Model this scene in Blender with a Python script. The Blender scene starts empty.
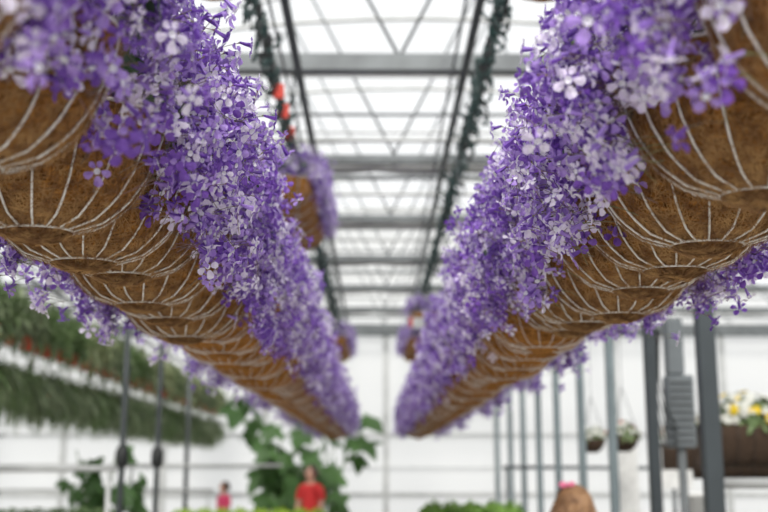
import bpy, bmesh, math, random
import numpy as np
from mathutils import Vector, Matrix
random.seed(7)
rng = np.random.default_rng(11)
S = bpy.context.scene
C = S.collection
PI = math.pi

# ------------------------------------------------------------------ camera
EYE = 1.6
cd = bpy.data.cameras.new('camera'); cam = bpy.data.objects.new('camera', cd); C.objects.link(cam)
cd.lens = 50; cd.sensor_width = 36; cd.clip_end = 500; cd.clip_start = 0.05
cam.location = (0, 0, EYE)
cam.rotation_euler = (math.radians(90 + 11.19), 0, math.radians(-0.43))
cd.dof.use_dof = True; cd.dof.focus_distance = 1.95; cd.dof.aperture_fstop = 3.1
S.camera = cam
# ------------------------------------------------------------------ light
W = bpy.data.worlds.new('world'); S.world = W; W.use_nodes = True
bg = W.node_tree.nodes['Background']
bg.inputs[0].default_value = (0.97, 0.985, 1.0, 1); bg.inputs[1].default_value = .94
sd = bpy.data.lights.new('sun', 'SUN'); sd.energy = 4.0; sd.angle = math.radians(14); sd.color = (1, .97, .92)
sun = bpy.data.objects.new('sun', sd); C.objects.link(sun)
sun.rotation_euler = (math.radians(52), math.radians(8), math.radians(-8))   # high, from behind the camera
S.view_settings.view_transform = 'Standard'; S.view_settings.look = 'None'
S.view_settings.gamma = 1; S.view_settings.use_curve_mapping = False
S.view_settings.exposure = 0.12

# ------------------------------------------------------------------ materials
def new_mat(name):
    m = bpy.data.materials.new(name); m.use_nodes = True
    nt = m.node_tree; b = nt.nodes['Principled BSDF']
    return m, nt, b
def mat(name, col, rough=.6, metal=0, spec=.5, noise=None, nscale=20, bump=0, trans=0, coord='Object'):
    m, nt, b = new_mat(name)
    b.inputs['Base Color'].default_value = (*col, 1); b.inputs['Roughness'].default_value = rough
    b.inputs['Metallic'].default_value = metal; b.inputs['Specular IOR Level'].default_value = spec
    tc = nt.nodes.new('ShaderNodeTexCoord'); n = nt.nodes.new('ShaderNodeTexNoise'); n.inputs['Scale'].default_value = nscale
    n.inputs['Detail'].default_value = 3
    nt.links.new(tc.outputs[coord], n.inputs['Vector'])
    col2 = noise or tuple(c * .85 for c in col)
    r = nt.nodes.new('ShaderNodeValToRGB'); r.color_ramp.elements[0].position = .35; r.color_ramp.elements[1].position = .65
    r.color_ramp.elements[0].color = (*col2, 1); r.color_ramp.elements[1].color = (*col, 1)
    nt.links.new(n.outputs['Fac'], r.inputs['Fac']); nt.links.new(r.outputs['Color'], b.inputs['Base Color'])
    if bump:
        bp = nt.nodes.new('ShaderNodeBump'); bp.inputs['Strength'].default_value = bump; bp.inputs['Distance'].default_value = .01
        nt.links.new(n.outputs['Fac'], bp.inputs['Height']); nt.links.new(bp.outputs['Normal'], b.inputs['Normal'])
    if trans:
        t = nt.nodes.new('ShaderNodeBsdfTranslucent'); nt.links.new(r.outputs['Color'], t.inputs['Color'])
        mx = nt.nodes.new('ShaderNodeMixShader'); mx.inputs[0].default_value = trans
        nt.links.new(b.outputs[0], mx.inputs[1]); nt.links.new(t.outputs[0], mx.inputs[2])
        nt.links.new(mx.outputs[0], nt.nodes['Material Output'].inputs['Surface'])
    return m
M = {}
M['petal_pale'] = mat('petal_pale', (.94, .90, .97), .4, noise=(.80, .70, .93), nscale=60, trans=.35)
M['petal_lavender'] = mat('petal_lavender', (.54, .38, .82), .4, noise=(.38, .22, .68), nscale=60, trans=.35)
M['petal_violet'] = mat('petal_violet', (.27, .12, .58), .4, noise=(.17, .06, .40), nscale=60, trans=.35)
M['throat'] = mat('throat', (.88, .86, .93), .5, trans=.2)
M['stem'] = mat('stem', (.21, .12, .13), .5, noise=(.15, .17, .07), nscale=8)
M['leaf'] = mat('leaf', (.05, .12, .025), .45, noise=(.03, .07, .02), nscale=12, trans=.15)
M['leaf_light'] = mat('leaf_light', (.22, .32, .13), .5, noise=(.09, .15, .05), nscale=3, trans=.25)
M['leaf_grey'] = mat('leaf_grey', (.34, .40, .24), .5, noise=(.10, .15, .06), nscale=8, trans=.2)
M['leaf_mid'] = mat('leaf_mid', (.105, .22, .06), .5, noise=(.06, .135, .035), nscale=3, trans=.3)
M['leaf_pale'] = mat('leaf_pale', (.62, .66, .40), .5, noise=(.12, .18, .06), nscale=11, trans=.2)
M['leaf_lime'] = mat('leaf_lime', (.52, .68, .08), .5, noise=(.3, .48, .04), nscale=5, trans=.25)
M['leaf_fresh'] = mat('leaf_fresh', (.27, .47, .08), .5, noise=(.16, .31, .05), nscale=5, trans=.25)
M['soil'] = mat('soil', (.03, .02, .014), .95, bump=.5)
M['wire'] = mat('wire', (.92, .90, .86), .4, noise=(.70, .66, .6), nscale=30)
M['galv'] = mat('galv', (.16, .175, .18), .5, metal=.2, noise=(.11, .12, .125), nscale=5)
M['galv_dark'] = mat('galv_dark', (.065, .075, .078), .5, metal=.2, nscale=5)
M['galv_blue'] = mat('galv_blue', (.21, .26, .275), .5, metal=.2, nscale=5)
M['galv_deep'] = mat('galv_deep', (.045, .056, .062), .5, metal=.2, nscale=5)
M['galv_light'] = mat('galv_light', (.55, .56, .55), .45, metal=.2, nscale=5)
M['green_plastic'] = mat('green_plastic', (.015, .05, .045), .4)
M['black'] = mat('black', (.012, .014, .014), .5)
M['red_plastic'] = mat('red_plastic', (.75, .06, .035), .5)
M['red_pot'] = mat('red_pot', (.95, .14, .08), .6)
M['white_plastic'] = mat('white_plastic', (.82, .82, .8), .5)
M['grey_box'] = mat('grey_box', (.15, .17, .18), .5)
M['concrete'] = mat('concrete', (.36, .345, .32), .85, nscale=3, bump=.2, coord='Object')
M['skin'] = mat('skin', (.62, .34, .25), .5)
M['hair_blond'] = mat('hair_blond', (.36, .20, .095), .5, noise=(.17, .08, .035), nscale=25)
M['hair_dark'] = mat('hair_dark', (.06, .03, .02), .5)
M['red_cloth'] = mat('red_cloth', (.62, .03, .03), .8)
M['pink_cloth'] = mat('pink_cloth', (.7, .06, .16), .8)
M['pink'] = mat('pink', (.85, .2, .35), .6)
M['denim'] = mat('denim', (.06, .09, .17), .85)
M['white_petal'] = mat('white_petal', (.85, .85, .78), .5, trans=.3)
M['yellow_petal'] = mat('yellow_petal', (.9, .65, .03), .5, trans=.3)
M['orange_petal'] = mat('orange_petal', (.85, .2, .05), .5, trans=.3)
M['dark_coir'] = mat('dark_coir', (.05, .028, .015), .9, nscale=30, bump=.5)
M['teal'] = mat('teal', (.05, .35, .4), .6)

def coir_material():
    m, nt, b = new_mat('coir')
    b.inputs['Roughness'].default_value = .9; b.inputs['Specular IOR Level'].default_value = .15
    tc = nt.nodes.new('ShaderNodeTexCoord')
    def fib(rot, sc, stretch, detail=4):
        mp = nt.nodes.new('ShaderNodeMapping'); mp.inputs['Rotation'].default_value = rot; mp.inputs['Scale'].default_value = stretch
        n = nt.nodes.new('ShaderNodeTexNoise'); n.inputs['Scale'].default_value = sc; n.inputs['Detail'].default_value = detail
        n.inputs['Distortion'].default_value = 1.2
        nt.links.new(tc.outputs['Object'], mp.inputs['Vector']); nt.links.new(mp.outputs['Vector'], n.inputs['Vector'])
        return n.outputs['Fac']
    a = fib((.3, .5, .4), 110, (1, 1, .06)); c = fib((1.1, .2, .9), 110, (.06, 1, 1)); d = fib((0, 0, 0), 7, (1, 1, 1), 3)
    mx = nt.nodes.new('ShaderNodeMath'); mx.operation = 'MAXIMUM'; nt.links.new(a, mx.inputs[0]); nt.links.new(c, mx.inputs[1])
    r = nt.nodes.new('ShaderNodeValToRGB')
    e = r.color_ramp.elements
    e[0].position = .38; e[0].color = (.09, .034, .008, 1); e[1].position = .72; e[1].color = (.66, .335, .095, 1)
    k = r.color_ramp.elements.new(.56); k.color = (.34, .145, .034, 1)
    nt.links.new(mx.outputs[0], r.inputs['Fac'])
    r2 = nt.nodes.new('ShaderNodeValToRGB'); r2.color_ramp.elements[0].color = (.62, .58, .52, 1); r2.color_ramp.elements[1].color = (1, 1, 1, 1)
    r2.color_ramp.elements[0].position = .3; r2.color_ramp.elements[1].position = .6
    nt.links.new(d, r2.inputs['Fac'])
    mul = nt.nodes.new('ShaderNodeMix'); mul.data_type = 'RGBA'; mul.blend_type = 'MULTIPLY'; mul.inputs[0].default_value = 1
    nt.links.new(r.outputs['Color'], mul.inputs[6]); nt.links.new(r2.outputs['Color'], mul.inputs[7])
    nt.links.new(mul.outputs[2], b.inputs['Base Color'])
    bp = nt.nodes.new('ShaderNodeBump'); bp.inputs['Strength'].default_value = .7; bp.inputs['Distance'].default_value = .004
    nt.links.new(mx.outputs[0], bp.inputs['Height']); nt.links.new(bp.outputs['Normal'], b.inputs['Normal'])
    return m
M['coir'] = coir_material()
M['fibre'] = mat('fibre', (.50, .29, .11), .8, noise=(.20, .09, .03), nscale=40)

def glazing(name, alpha, col=(.92, .94, .95)):
    m, nt, b = new_mat(name)
    nt.nodes.remove(b)
    tr = nt.nodes.new('ShaderNodeBsdfTransparent'); tl = nt.nodes.new('ShaderNodeBsdfTranslucent'); df = nt.nodes.new('ShaderNodeBsdfDiffuse')
    tl.inputs[0].default_value = (*col, 1); df.inputs[0].default_value = (*col, 1)
    m1 = nt.nodes.new('ShaderNodeMixShader'); m1.inputs[0].default_value = .35
    nt.links.new(tl.outputs[0], m1.inputs[1]); nt.links.new(df.outputs[0], m1.inputs[2])
    m2 = nt.nodes.new('ShaderNodeMixShader'); m2.inputs[0].default_value = alpha
    tc = nt.nodes.new('ShaderNodeTexCoord'); n = nt.nodes.new('ShaderNodeTexNoise'); n.inputs['Scale'].default_value = .7
    mr = nt.nodes.new('ShaderNodeMapRange'); mr.inputs[3].default_value = alpha - .1; mr.inputs[4].default_value = alpha + .1
    nt.links.new(tc.outputs['Object'], n.inputs['Vector']); nt.links.new(n.outputs['Fac'], mr.inputs[0]); nt.links.new(mr.outputs[0], m2.inputs[0])
    nt.links.new(tr.outputs[0], m2.inputs[1]); nt.links.new(m1.outputs[0], m2.inputs[2])
    nt.links.new(m2.outputs[0], nt.nodes['Material Output'].inputs['Surface'])
    return m
M['roof_glazing'] = glazing('roof_glazing', .30)
M['wall_glazing'] = glazing('wall_glazing', .84, (.84, .84, .82))

# ------------------------------------------------------------------ helpers
def tag(o, label=None, cat=None, group=None, kind=None):
    if label: o['label'] = label
    if cat: o['category'] = cat
    if group: o['group'] = group
    if kind: o['kind'] = kind
    return o
def empty(name, loc=(0, 0, 0), rz=0, label=None, cat=None, group=None):
    o = bpy.data.objects.new(name, None); o.empty_display_size = .05; C.objects.link(o)
    o.location = loc; o.rotation_euler = (0, 0, rz)
    return tag(o, label, cat, group)
def copy_tree(o, parent=None):
    c = o.copy(); C.objects.link(c)
    if parent is not None: c.parent = parent
    for ch in list(o.children): copy_tree(ch, c)
    return c
def link(name, me, parent=None, loc=None):
    o = bpy.data.objects.new(name, me); C.objects.link(o)
    if parent is not None: o.parent = parent
    if loc is not None: o.location = loc
    return o

class MB:
    """collects shapes, builds ONE mesh"""
    def __init__(s): s.v = []; s.f = []; s.m = []; s.sm = []
    def add(s, v, f, mi=0, smooth=False):
        k = len(s.v); s.v += [tuple(p) for p in v]; s.f += [tuple(i + k for i in q) for q in f]
        s.m += [mi] * len(f); s.sm += [smooth] * len(f)
    def box(s, c, d, mi=0, rz=0, rx=0):
        R = Matrix.Rotation(rz, 3, 'Z') @ Matrix.Rotation(rx, 3, 'X')
        x, y, z = d[0] / 2, d[1] / 2, d[2] / 2; b = min(x, y, z) * .18
        # chamfered box: 24 verts
        v = []; idx = {}
        for sx in (-1, 1):
            for sy in (-1, 1):
                for sz in (-1, 1):
                    for ax in range(3):
                        p = [sx * (x - b), sy * (y - b), sz * (z - b)]; p[ax] += (sx, sy, sz)[ax] * b
                        idx[(sx, sy, sz, ax)] = len(v); v.append(Vector(c) + R @ Vector(p))
        f = []
        for ax in range(3):
            o1, o2 = [a for a in range(3) if a != ax]
            for sg in (-1, 1):
                q = []
                for (a, b2) in ((-1, -1), (1, -1), (1, 1), (-1, 1)):
                    k = [0, 0, 0]; k[ax] = sg; k[o1] = a; k[o2] = b2; q.append(idx[(*k, ax)])
                if (sg == 1) == (ax == 1): q.reverse()
                f.append(q)
        for ax in range(3):
            o1, o2 = [a for a in range(3) if a != ax]
            for a in (-1, 1):
                for b2 in (-1, 1):
                    k0 = [0, 0, 0]; k1 = [0, 0, 0]; k0[ax] = -1; k1[ax] = 1
                    for k in (k0, k1): k[o1] = a; k[o2] = b2
                    f.append((idx[(*k0, o1)], idx[(*k0, o2)], idx[(*k1, o2)], idx[(*k1, o1)]))
        for sx in (-1, 1):
            for sy in (-1, 1):
                for sz in (-1, 1): f.append([idx[(sx, sy, sz, a)] for a in range(3)])
        s.add(v, f, mi)
    def tube(s, pts, r, n=8, mi=0, closed=False, cap=True):
        pts = [Vector(p) for p in pts]; N = len(pts)
        rr = r if isinstance(r, (list, tuple)) else [r] * N
        v = []; up = Vector((0, 0, 1))
        for i, p in enumerate(pts):
            a = pts[(i - 1) % N] if (closed or i > 0) else p
            b = pts[(i + 1) % N] if (closed or i < N - 1) else p
            t = (b - a).normalized()
            u = up if abs(t.z) < .9 else Vector((1, 0, 0))
            e1 = t.cross(u).normalized(); e2 = e1.cross(t).normalized()
            for k in range(n):
                w = 2 * PI * k / n; v.append(p + (e1 * math.cos(w) + e2 * math.sin(w)) * rr[i])
        f = []
        for i in range(N if closed else N - 1):
            j = (i + 1) % N
            for k in range(n): f.append((i * n + k, i * n + (k + 1) % n, j * n + (k + 1) % n, j * n + k))
        if cap and not closed:
            f.append(tuple(reversed(range(n)))); f.append(tuple((N - 1) * n + k for k in range(n)))
        s.add(v, f, mi, True)
    def lathe(s, prof, n=24, c=(0, 0, 0), mi=0, sx=1, sy=1):
        v = []; c = Vector(c)
        for (r, z) in prof:
            for k in range(n):
                w = 2 * PI * k / n; v.append(c + Vector((r * math.cos(w) * sx, r * math.sin(w) * sy, z)))
        f = [(i * n + k, i * n + (k + 1) % n, (i + 1) * n + (k + 1) % n, (i + 1) * n + k) for i in range(len(prof) - 1) for k in range(n)]
        s.add(v, f, mi, True)
    def ball(s, c, r, n=12, mi=0):
        r = r if isinstance(r, (tuple, list)) else (r, r, r)
        v = []; f = []; m = n // 2
        for i in range(m + 1):
            a = PI * i / m
            for k in range(n):
                w = 2 * PI * k / n
                v.append((c[0] + r[0] * math.sin(a) * math.cos(w), c[1] + r[1] * math.sin(a) * math.sin(w), c[2] + r[2] * math.cos(a)))
        for i in range(m):
            for k in range(n): f.append((i * n + k, (i + 1) * n + k, (i + 1) * n + (k + 1) % n, i * n + (k + 1) % n))
        s.add(v, f, mi, True)
    def mesh(s, name, mats):
        me = bpy.data.meshes.new(name); me.from_pydata(s.v, [], s.f)
        for m in (mats if isinstance(mats, (list, tuple)) else [mats]): me.materials.append(M[m] if isinstance(m, str) else m)
        me.polygons.foreach_set('material_index', s.m); me.polygons.foreach_set('use_smooth', s.sm); me.update()
        return me
    def build(s, name, mats, parent=None, loc=None):
        return link(name, s.mesh(name, mats), parent, loc)

def np_mesh(name, V, F, MI, mats, smooth=False):
    """V (n,3), F (m,k) all same size k"""
    me = bpy.data.meshes.new(name)
    m, k = F.shape
    me.vertices.add(len(V)); me.vertices.foreach_set('co', V.astype(np.float32).ravel())
    me.loops.add(m * k); me.loops.foreach_set('vertex_index', F.astype(np.int32).ravel())
    me.polygons.add(m); me.polygons.foreach_set('loop_start', np.arange(0, m * k, k, dtype=np.int32))
    for q in mats: me.materials.append(M[q])
    me.polygons.foreach_set('material_index', MI.astype(np.int32))
    me.polygons.foreach_set('use_smooth', np.full(m, smooth)); me.update(calc_edges=True); me.validate()
    return me
def scatter(T, mats4, mi_off=None):
    """T=(V,F,MI) template, mats4 (n,3,4)"""
    V, F, MI = T; n = len(mats4)
    VV = np.einsum('nij,vj->nvi', mats4[:, :, :3], V) + mats4[:, None, :, 3]
    FF = F[None] + (np.arange(n) * len(V))[:, None, None]
    MM = np.repeat(MI[None], n, 0)
    return VV.reshape(-1, 3), FF.reshape(-1, F.shape[1]), MM.reshape(-1)
def join(parts):
    Vs, Fs, Ms = [], [], []; k = 0
    for V, F, Mi in parts:
        Vs.append(V); Fs.append(F + k); Ms.append(Mi); k += len(V)
    return np.concatenate(Vs), np.concatenate(Fs), np.concatenate(Ms)
def frames(P, N, up, scale, roll=None):
    """matrices with local +Z along N, +Y near up"""
    N = N / np.linalg.norm(N, axis=1, keepdims=True)
    X = np.cross(up, N); X /= np.linalg.norm(X, axis=1, keepdims=True) + 1e-9
    Y = np.cross(N, X)
    if roll is not None:
        c, s = np.cos(roll)[:, None], np.sin(roll)[:, None]
        X, Y = X * c + Y * s, Y * c - X * s
    A = np.stack([X, Y, N, P], axis=2); A[:, :, :3] *= scale[:, None, None]
    return A

# ------------------------------------------------------------------ blossom template (five-lobed, two-lipped, long thin tube)
def blossom_template(petal=0, throat=3, tube=2, stem=4, closed=False):
    V = []; F = []; MI = []
    lobes = [(62, .0105, .0050), (118, .0105, .0050), (-20, .0130, .0066), (-160, .0130, .0066), (-90, .0155, .0074)]
    for (a, dist, r) in lobes:
        a = math.radians(a); c = np.array((math.cos(a), math.sin(a), 0)); t = np.array((-math.sin(a), math.cos(a), 0))
        k = len(V); back = -.35 if closed else 0
        V.append(c * dist + np.array((0, 0, -.0006)))
        n = 8
        for i in range(n):
            w = 2 * PI * (i + .5) / n
            rr = r * (1.0 if math.cos(w) > -.5 else 1.0)
            p = c * (dist + rr * math.cos(w) * 1.12) + t * rr * math.sin(w) * (1 if math.cos(w) > -.3 else .75)
            zz = .0022 * math.cos(w * 2) - .0015 * max(0, math.cos(w))
            V.append(p + np.array((0, 0, zz)))
        for i in range(n):
            F.append((k, k + 1 + i, k + 1 + (i + 1) % n)); MI.append(petal)
    # throat disc
    k = len(V); V.append(np.array((0, -.002, -.001)))
    for i in range(6):
        w = 2 * PI * i / 6; V.append(np.array((.0052 * math.cos(w), .0052 * math.sin(w) - .001, .0018)))
    for i in range(6): F.append((k, k + 1 + i, k + 1 + (i + 1) % 6)); MI.append(throat)
    # tube backwards then drooping pedicel
    pts = [(0, 0, 0), (0, .001, -.010), (0, .003, -.020), (0, .001, -.024), (.002, -.004, -.040), (0, -.016, -.062)]
    rad = [.0045, .0032, .0022, .0007, .0006, .0006]; n = 4; base = len(V)
    for p, r in zip(pts, rad):
        for i in range(n):
            w = 2 * PI * i / n; V.append(np.array((p[0] + r * math.cos(w), p[1] + r * math.sin(w), p[2])))
    for i in range(len(pts) - 1):
        for j in range(n):
            a, b2 = base + i * n + j, base + i * n + (j + 1) % n
            c2, d2 = a + n, b2 + n
            mm = tube if i < 2 else stem
            F.append((a, b2, d2)); MI.append(mm); F.append((a, d2, c2)); MI.append(mm)
    return np.array(V), np.array(F), np.array(MI)
BM = ['petal_pale', 'petal_lavender', 'petal_violet', 'throat', 'stem']
BT = [blossom_template(0, 3, 1), blossom_template(1, 3, 2), blossom_template(2, 1, 2)]
B_MESH = [np_mesh('blossom_' + n, *t, BM) for n, t in zip(('pale', 'lavender', 'violet'), BT)]

def leaf_template(L=.03, Wd=.016, fold=.2, curl=.25, mi=0, seg=4):
    V = []; F = []
    for i in range(seg + 1):
        u = i / seg; w = Wd * math.sin(PI * min(1, max(.04, u * .96 + .02))) ** .7
        z = -curl * L * u * u
        V += [(-w, u * L, z + fold * w), (0, u * L, z), (w, u * L, z + fold * w)]
    for i in range(seg):
        for j in range(2):
            a = i * 3 + j; F += [(a, a + 1, a + 4), (a, a + 4, a + 3)]
    return np.array(V, float), np.array(F), np.full(len(F), mi)

# ------------------------------------------------------------------ hanging basket parts (origin: bottom ring, z up)
RX, RY, DEPTH = .197, .142, .175
PROF = [(.0, -.024), (.03, -.021), (.048, -.013), (.058, -.003), (.098, .007), (.136, .036), (.162, .076), (.178, .118), (.187, .150), (.190, .175)]
NR = 18
def prof_r(z):
    for (r0, z0), (r1, z1) in zip(PROF, PROF[1:]):
        if z <= z1: return r0 + (r1 - r0) * (z - z0) / (z1 - z0)
    return PROF[-1][0]
def liner_mesh(seed, fuzz):
    rg = np.random.default_rng(seed)
    nu, nv = 128, 40
    zs = []
    P = np.array(PROF)
    d = np.r_[0, np.cumsum(np.hypot(np.diff(P[:, 0]), np.diff(P[:, 1])))]
    t = np.linspace(0, d[-1], nv)
    r = np.interp(t, d, P[:, 0]); z = np.interp(t, d, P[:, 1])
    # smooth profile
    for _ in range(2): r[1:-1] = (r[:-2] + 2 * r[1:-1] + r[2:]) / 4; z[1:-1] = (z[:-2] + 2 * z[1:-1] + z[2:]) / 4
    a = np.linspace(0, 2 * PI, nu, endpoint=False)
    A, Rr = np.meshgrid(a, r); _, Z = np.meshgrid(a, z)
    fade = np.clip((Rr - .05) / .06, 0, 1)
    bulge = (np.abs(np.sin(A * NR / 2)) ** .7 - .45) * .006 * fade
    ph = rg.uniform(0, 6.28, 12)
    lump = sum(np.sin(A * (k + 2) + ph[k] + Z * (30 + 12 * k)) * .0022 / (1 + .3 * k) for k in range(6)) * np.clip(Rr / .06, 0, 1)
    jit = rg.normal(0, .0007, A.shape)
    rr = Rr + bulge + lump + jit
    V = np.stack([rr * np.cos(A) * RX / .19, rr * np.sin(A) * RY / .19, Z + rg.normal(0, .0006, A.shape)], -1)
    # inner wall so the liner has thickness
    Vi = V[::-1].copy(); Vi[..., 0] *= .93; Vi[..., 1] *= .93; Vi[..., 2] = Vi[..., 2] + np.where(Vi[..., 2] < .17, .008, .004)
    VV = np.concatenate([V, Vi]); n = VV.shape[0]
    idx = np.arange(n * nu).reshape(n, nu)
    F = np.stack([idx[:-1], np.roll(idx[:-1], -1, 1), np.roll(idx[1:], -1, 1), idx[1:]], -1).reshape(-1, 4)
    T = np.concatenate([F[:, [0, 1, 2]], F[:, [0, 2, 3]]])
    parts = [(VV.reshape(-1, 3), T, np.zeros(len(T)))]
    # loose coir fibres lying on the surface
    if fuzz:
        ai = rg.integers(0, nu, fuzz); vi = rg.integers(2, nv, fuzz)
        base = V[vi, ai]
        nrm = base * np.array([1, 1, .8]); nrm[:, 2] -= .10; nrm /= np.linalg.norm(nrm, axis=1, keepdims=True)
        tang = np.cross(nrm, rg.normal(size=(fuzz, 3))); tang /= np.linalg.norm(tang, axis=1, keepdims=True)
        side = np.cross(nrm, tang)
        L = rg.uniform(.015, .05, fuzz)[:, None]; bend = rg.uniform(-.5, .5, fuzz)[:, None]
        lift = rg.uniform(0, .006, fuzz)[:, None]
        wd = .00035
        FV = []
        for u in (-.5, -.17, .17, .5):
            c = base + tang * L * u + side * L * bend * (u * u - .1) + nrm * (.0018 + lift * (u + .5) ** 2 - L * L * u * u * 2.6)
            FV += [c - side * wd, c + side * wd + nrm * wd]
        FV = np.stack(FV, 1).reshape(-1, 3)
        k = np.arange(fuzz)[:, None] * 8
        q = []
        for i in range(3): q += [[2 * i, 2 * i + 1, 2 * i + 3], [2 * i, 2 * i + 3, 2 * i + 2]]
        FT = (k[:, None] + np.array(q)[None]).reshape(-1, 3)
        parts.append((FV, FT, np.ones(len(FT))))
    V_, F_, M_ = join(parts)
    return np_mesh('coir_liner', V_, F_, M_, ['coir', 'fibre'], True)
def frame_mesh(rib=.0020, ring=.0024):
    b = MB(); sx, sy = RX / .19, RY / .19
    for k in range(NR):
        a = 2 * PI * k / NR; pts = []
        for i in range(13):
            z = -.004 + (DEPTH + .004) * (i / 12) ** 1.9
            r = prof_r(z); sl = (prof_r(z + .004) - prof_r(z)) / .004       # slope of the liner: push the wire out along its normal
            nl = math.hypot(1, sl); off = .0052 if i < 5 else .0042
            r += off / nl; zz = z - off * sl / nl
            pts.append((r * math.cos(a) * sx, r * math.sin(a) * sy, zz))
        b.tube(pts, rib, 5)
    for (z, r, w) in ((-.0085, .0590, ring), (DEPTH, .196, .003)):
        b.tube([(r * math.cos(2 * PI * k / 32) * sx, r * math.sin(2 * PI * k / 32) * sy, z) for k in range(32)], w, 6, closed=True)
    return b.mesh('wire_frame', 'wire')
def soil_mesh():
    b = MB(); b.lathe([(0, .155), (.08, .152), (.165, .142)], 20, sx=RX / .19, sy=RY / .19); return b.mesh('soil', 'soil')
def hanger_mesh():
    b = MB()
    for k in range(3):
        a = 2 * PI * k / 3 + .5
        b.tube([(.19 * math.cos(a), .145 * math.sin(a), DEPTH), (.11 * math.cos(a), .08 * math.sin(a), .36), (0, 0, .515)], .0017, 5)
    b.tube([(0, 0, .515), (0, 0, .53), (.0, .012, .548), (0, .03, .568), (0, .022, .592), (0, 0, .60), (0, -.02, .590), (0, -.026, .572)], .002, 6)
    return b.mesh('hanger', 'wire')
LINERS_NEAR = [liner_mesh(s, 9500) for s in (1, 2, 3)]
LINERS_FAR = [liner_mesh(s, 0) for s in (4, 5)]
FRAME = frame_mesh(); FRAME_THIN = frame_mesh(.0010, .0014); SOIL = soil_mesh(); HANG = hanger_mesh()

# mound of blossoms: centre above the rim
MC = np.array([0, 0, DEPTH + .045])
def sample_mound(rg, n, ax=.315, ay=.20, az=.33, per=5.5, drape=.28):
    nc = int(n / per)
    out = []
    while len(out) < nc:
        d = rg.normal(size=3); d /= np.linalg.norm(d)
        flat = abs(d[0]) / (math.hypot(d[0], d[1]) + 1e-6)
        lo = -.69 * flat ** 2 - drape * (1 - flat ** 2)
        if d[2] < lo: continue
        out.append(d)
    D = np.array(out)
    rad = rg.uniform(.70, 1.0, nc) ** .8
    # sprays that hang at the sides
    cc = MC + D * np.array([ax, ay, az]) * rad[:, None]
    k = rg.integers(0, nc, n)
    P = cc[k] + rg.normal(0, 1, (n, 3)) * np.array([.022, .022, .026])
    P[:, 2] -= np.abs(rg.normal(0, .012, n))
    # never inside the liner
    rr = np.hypot(P[:, 0] / (RX + .02), P[:, 1] / (RY + .02))
    bad = (P[:, 2] < DEPTH) & (rr < 1)
    P[bad, 0] *= 1 / np.maximum(rr[bad], .2) * 1.05; P[bad, 1] *= 1 / np.maximum(rr[bad], .2) * 1.02
    Dk = D[k]
    N = Dk * np.array([1, .9, .35]) + np.array([0, 0, -.22]) + rg.normal(0, .42, (n, 3))
    return P, N, k
def leaves_stems(rg, nl, ns, scale=1.0):
    T = leaf_template(.034, .011, mi=0)
    D = rg.normal(size=(nl, 3)); D /= np.linalg.norm(D, axis=1, keepdims=True); D[:, 2] = np.abs(D[:, 2]) * .9 - .15
    P = MC + D * np.array([.27, .17, .26]) * rg.uniform(.35, .92, (nl, 1)); 
    P[:, 2] = np.maximum(P[:, 2], .165)
    N = D + np.array([0, 0, .5]) + rg.normal(0, .5, (nl, 3))
    A = frames(P, N, D * np.array([1, 1, -.4]) + rg.normal(0, .2, (nl, 3)), rg.uniform(.8, 1.5, nl) * scale)
    L = scatter(T, A)
    # wiry stems
    V = []; F = []
    SV = []
    for i in range(ns):
        d = rg.normal(size=3); d /= np.linalg.norm(d); d[2] = abs(d[2]) * 1.0 - .22
        end = MC + d * np.array([.28, .19, .27]) * rg.uniform(.8, 1.04)
        st = np.array([d[0] * .09, d[1] * .07, .155]); mid = (st + end) / 2 + np.array([0, 0, .07]) + rg.normal(0, .012, 3)
        k = len(V); m = 6
        for j in range(m):
            u = j / (m - 1); p = (1 - u) ** 2 * st + 2 * u * (1 - u) * mid + u * u * end
            for q in range(3):
                w = 2 * PI * q / 3; V.append(p + np.array([math.cos(w), math.sin(w) * .7, math.sin(w) * .7]) * .0009)
        for j in range(m - 1):
            for q in range(3):
                a, b2 = k + j * 3 + q, k + j * 3 + (q + 1) % 3
                F += [(a, b2, b2 + 3), (a, b2 + 3, a + 3)]
    return L, (np.array(V), np.array(F), np.zeros(len(F)))

def make_flowers(root, seed, near, n=560, az=.33, drape=.28):
    """leaves, stems and blossoms under root; root is not rotated so local = world directions"""
    rg = np.random.default_rng(seed)
    L, St = leaves_stems(rg, 130 if near else 60, 70 if near else 25)
    link('leaves', np_mesh('leaves', *L, ['leaf']), root)['kind'] = 'stuff'
    link('stems', np_mesh('stems', *St, ['stem']), root)['kind'] = 'stuff'
    P, N, clus = sample_mound(rg, n, az=az, drape=drape)
    up = np.tile(np.array([0, 0, 1.0]), (n, 1)) + rg.normal(0, .25, (n, 3))
    sc = rg.uniform(.85, 1.28, n)
    A = frames(P, N, up, sc)
    kind = rg.choice(3, n, p=[.36, .36, .28])
    ck = rg.choice(3, clus.max() + 1, p=[.36, .36, .28]); kind = np.where(rg.random(n) < .42, ck[clus], kind)
    single = np.zeros(n, bool)
    if near:
        wp = P + np.array(root.location); v = np.array([0, 0, EYE]) - wp; dist = np.linalg.norm(v, axis=1)
        fac = np.sum(N / np.linalg.norm(N, axis=1, keepdims=True) * v / dist[:, None], 1)
        inner = -np.sign(root.location[0]) * P[:, 0]
        score = (fac * .5 + inner * 4 - P[:, 1] * 5 - np.abs(P[:, 2] - .2) * 1.2)
        single[np.argsort(-score)[:100]] = True
        for i in np.nonzero(single)[0]:
            o = link('blossom', B_MESH[kind[i]], root)
            m = np.eye(4); m[:3] = A[i]; o.matrix_local = Matrix(m.tolist())
    parts = [scatter(BT[q], A[(kind == q) & ~single]) for q in range(3)]
    o = link('blossoms', np_mesh('blossoms', *join(parts), BM), root); o['kind'] = 'stuff'

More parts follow.
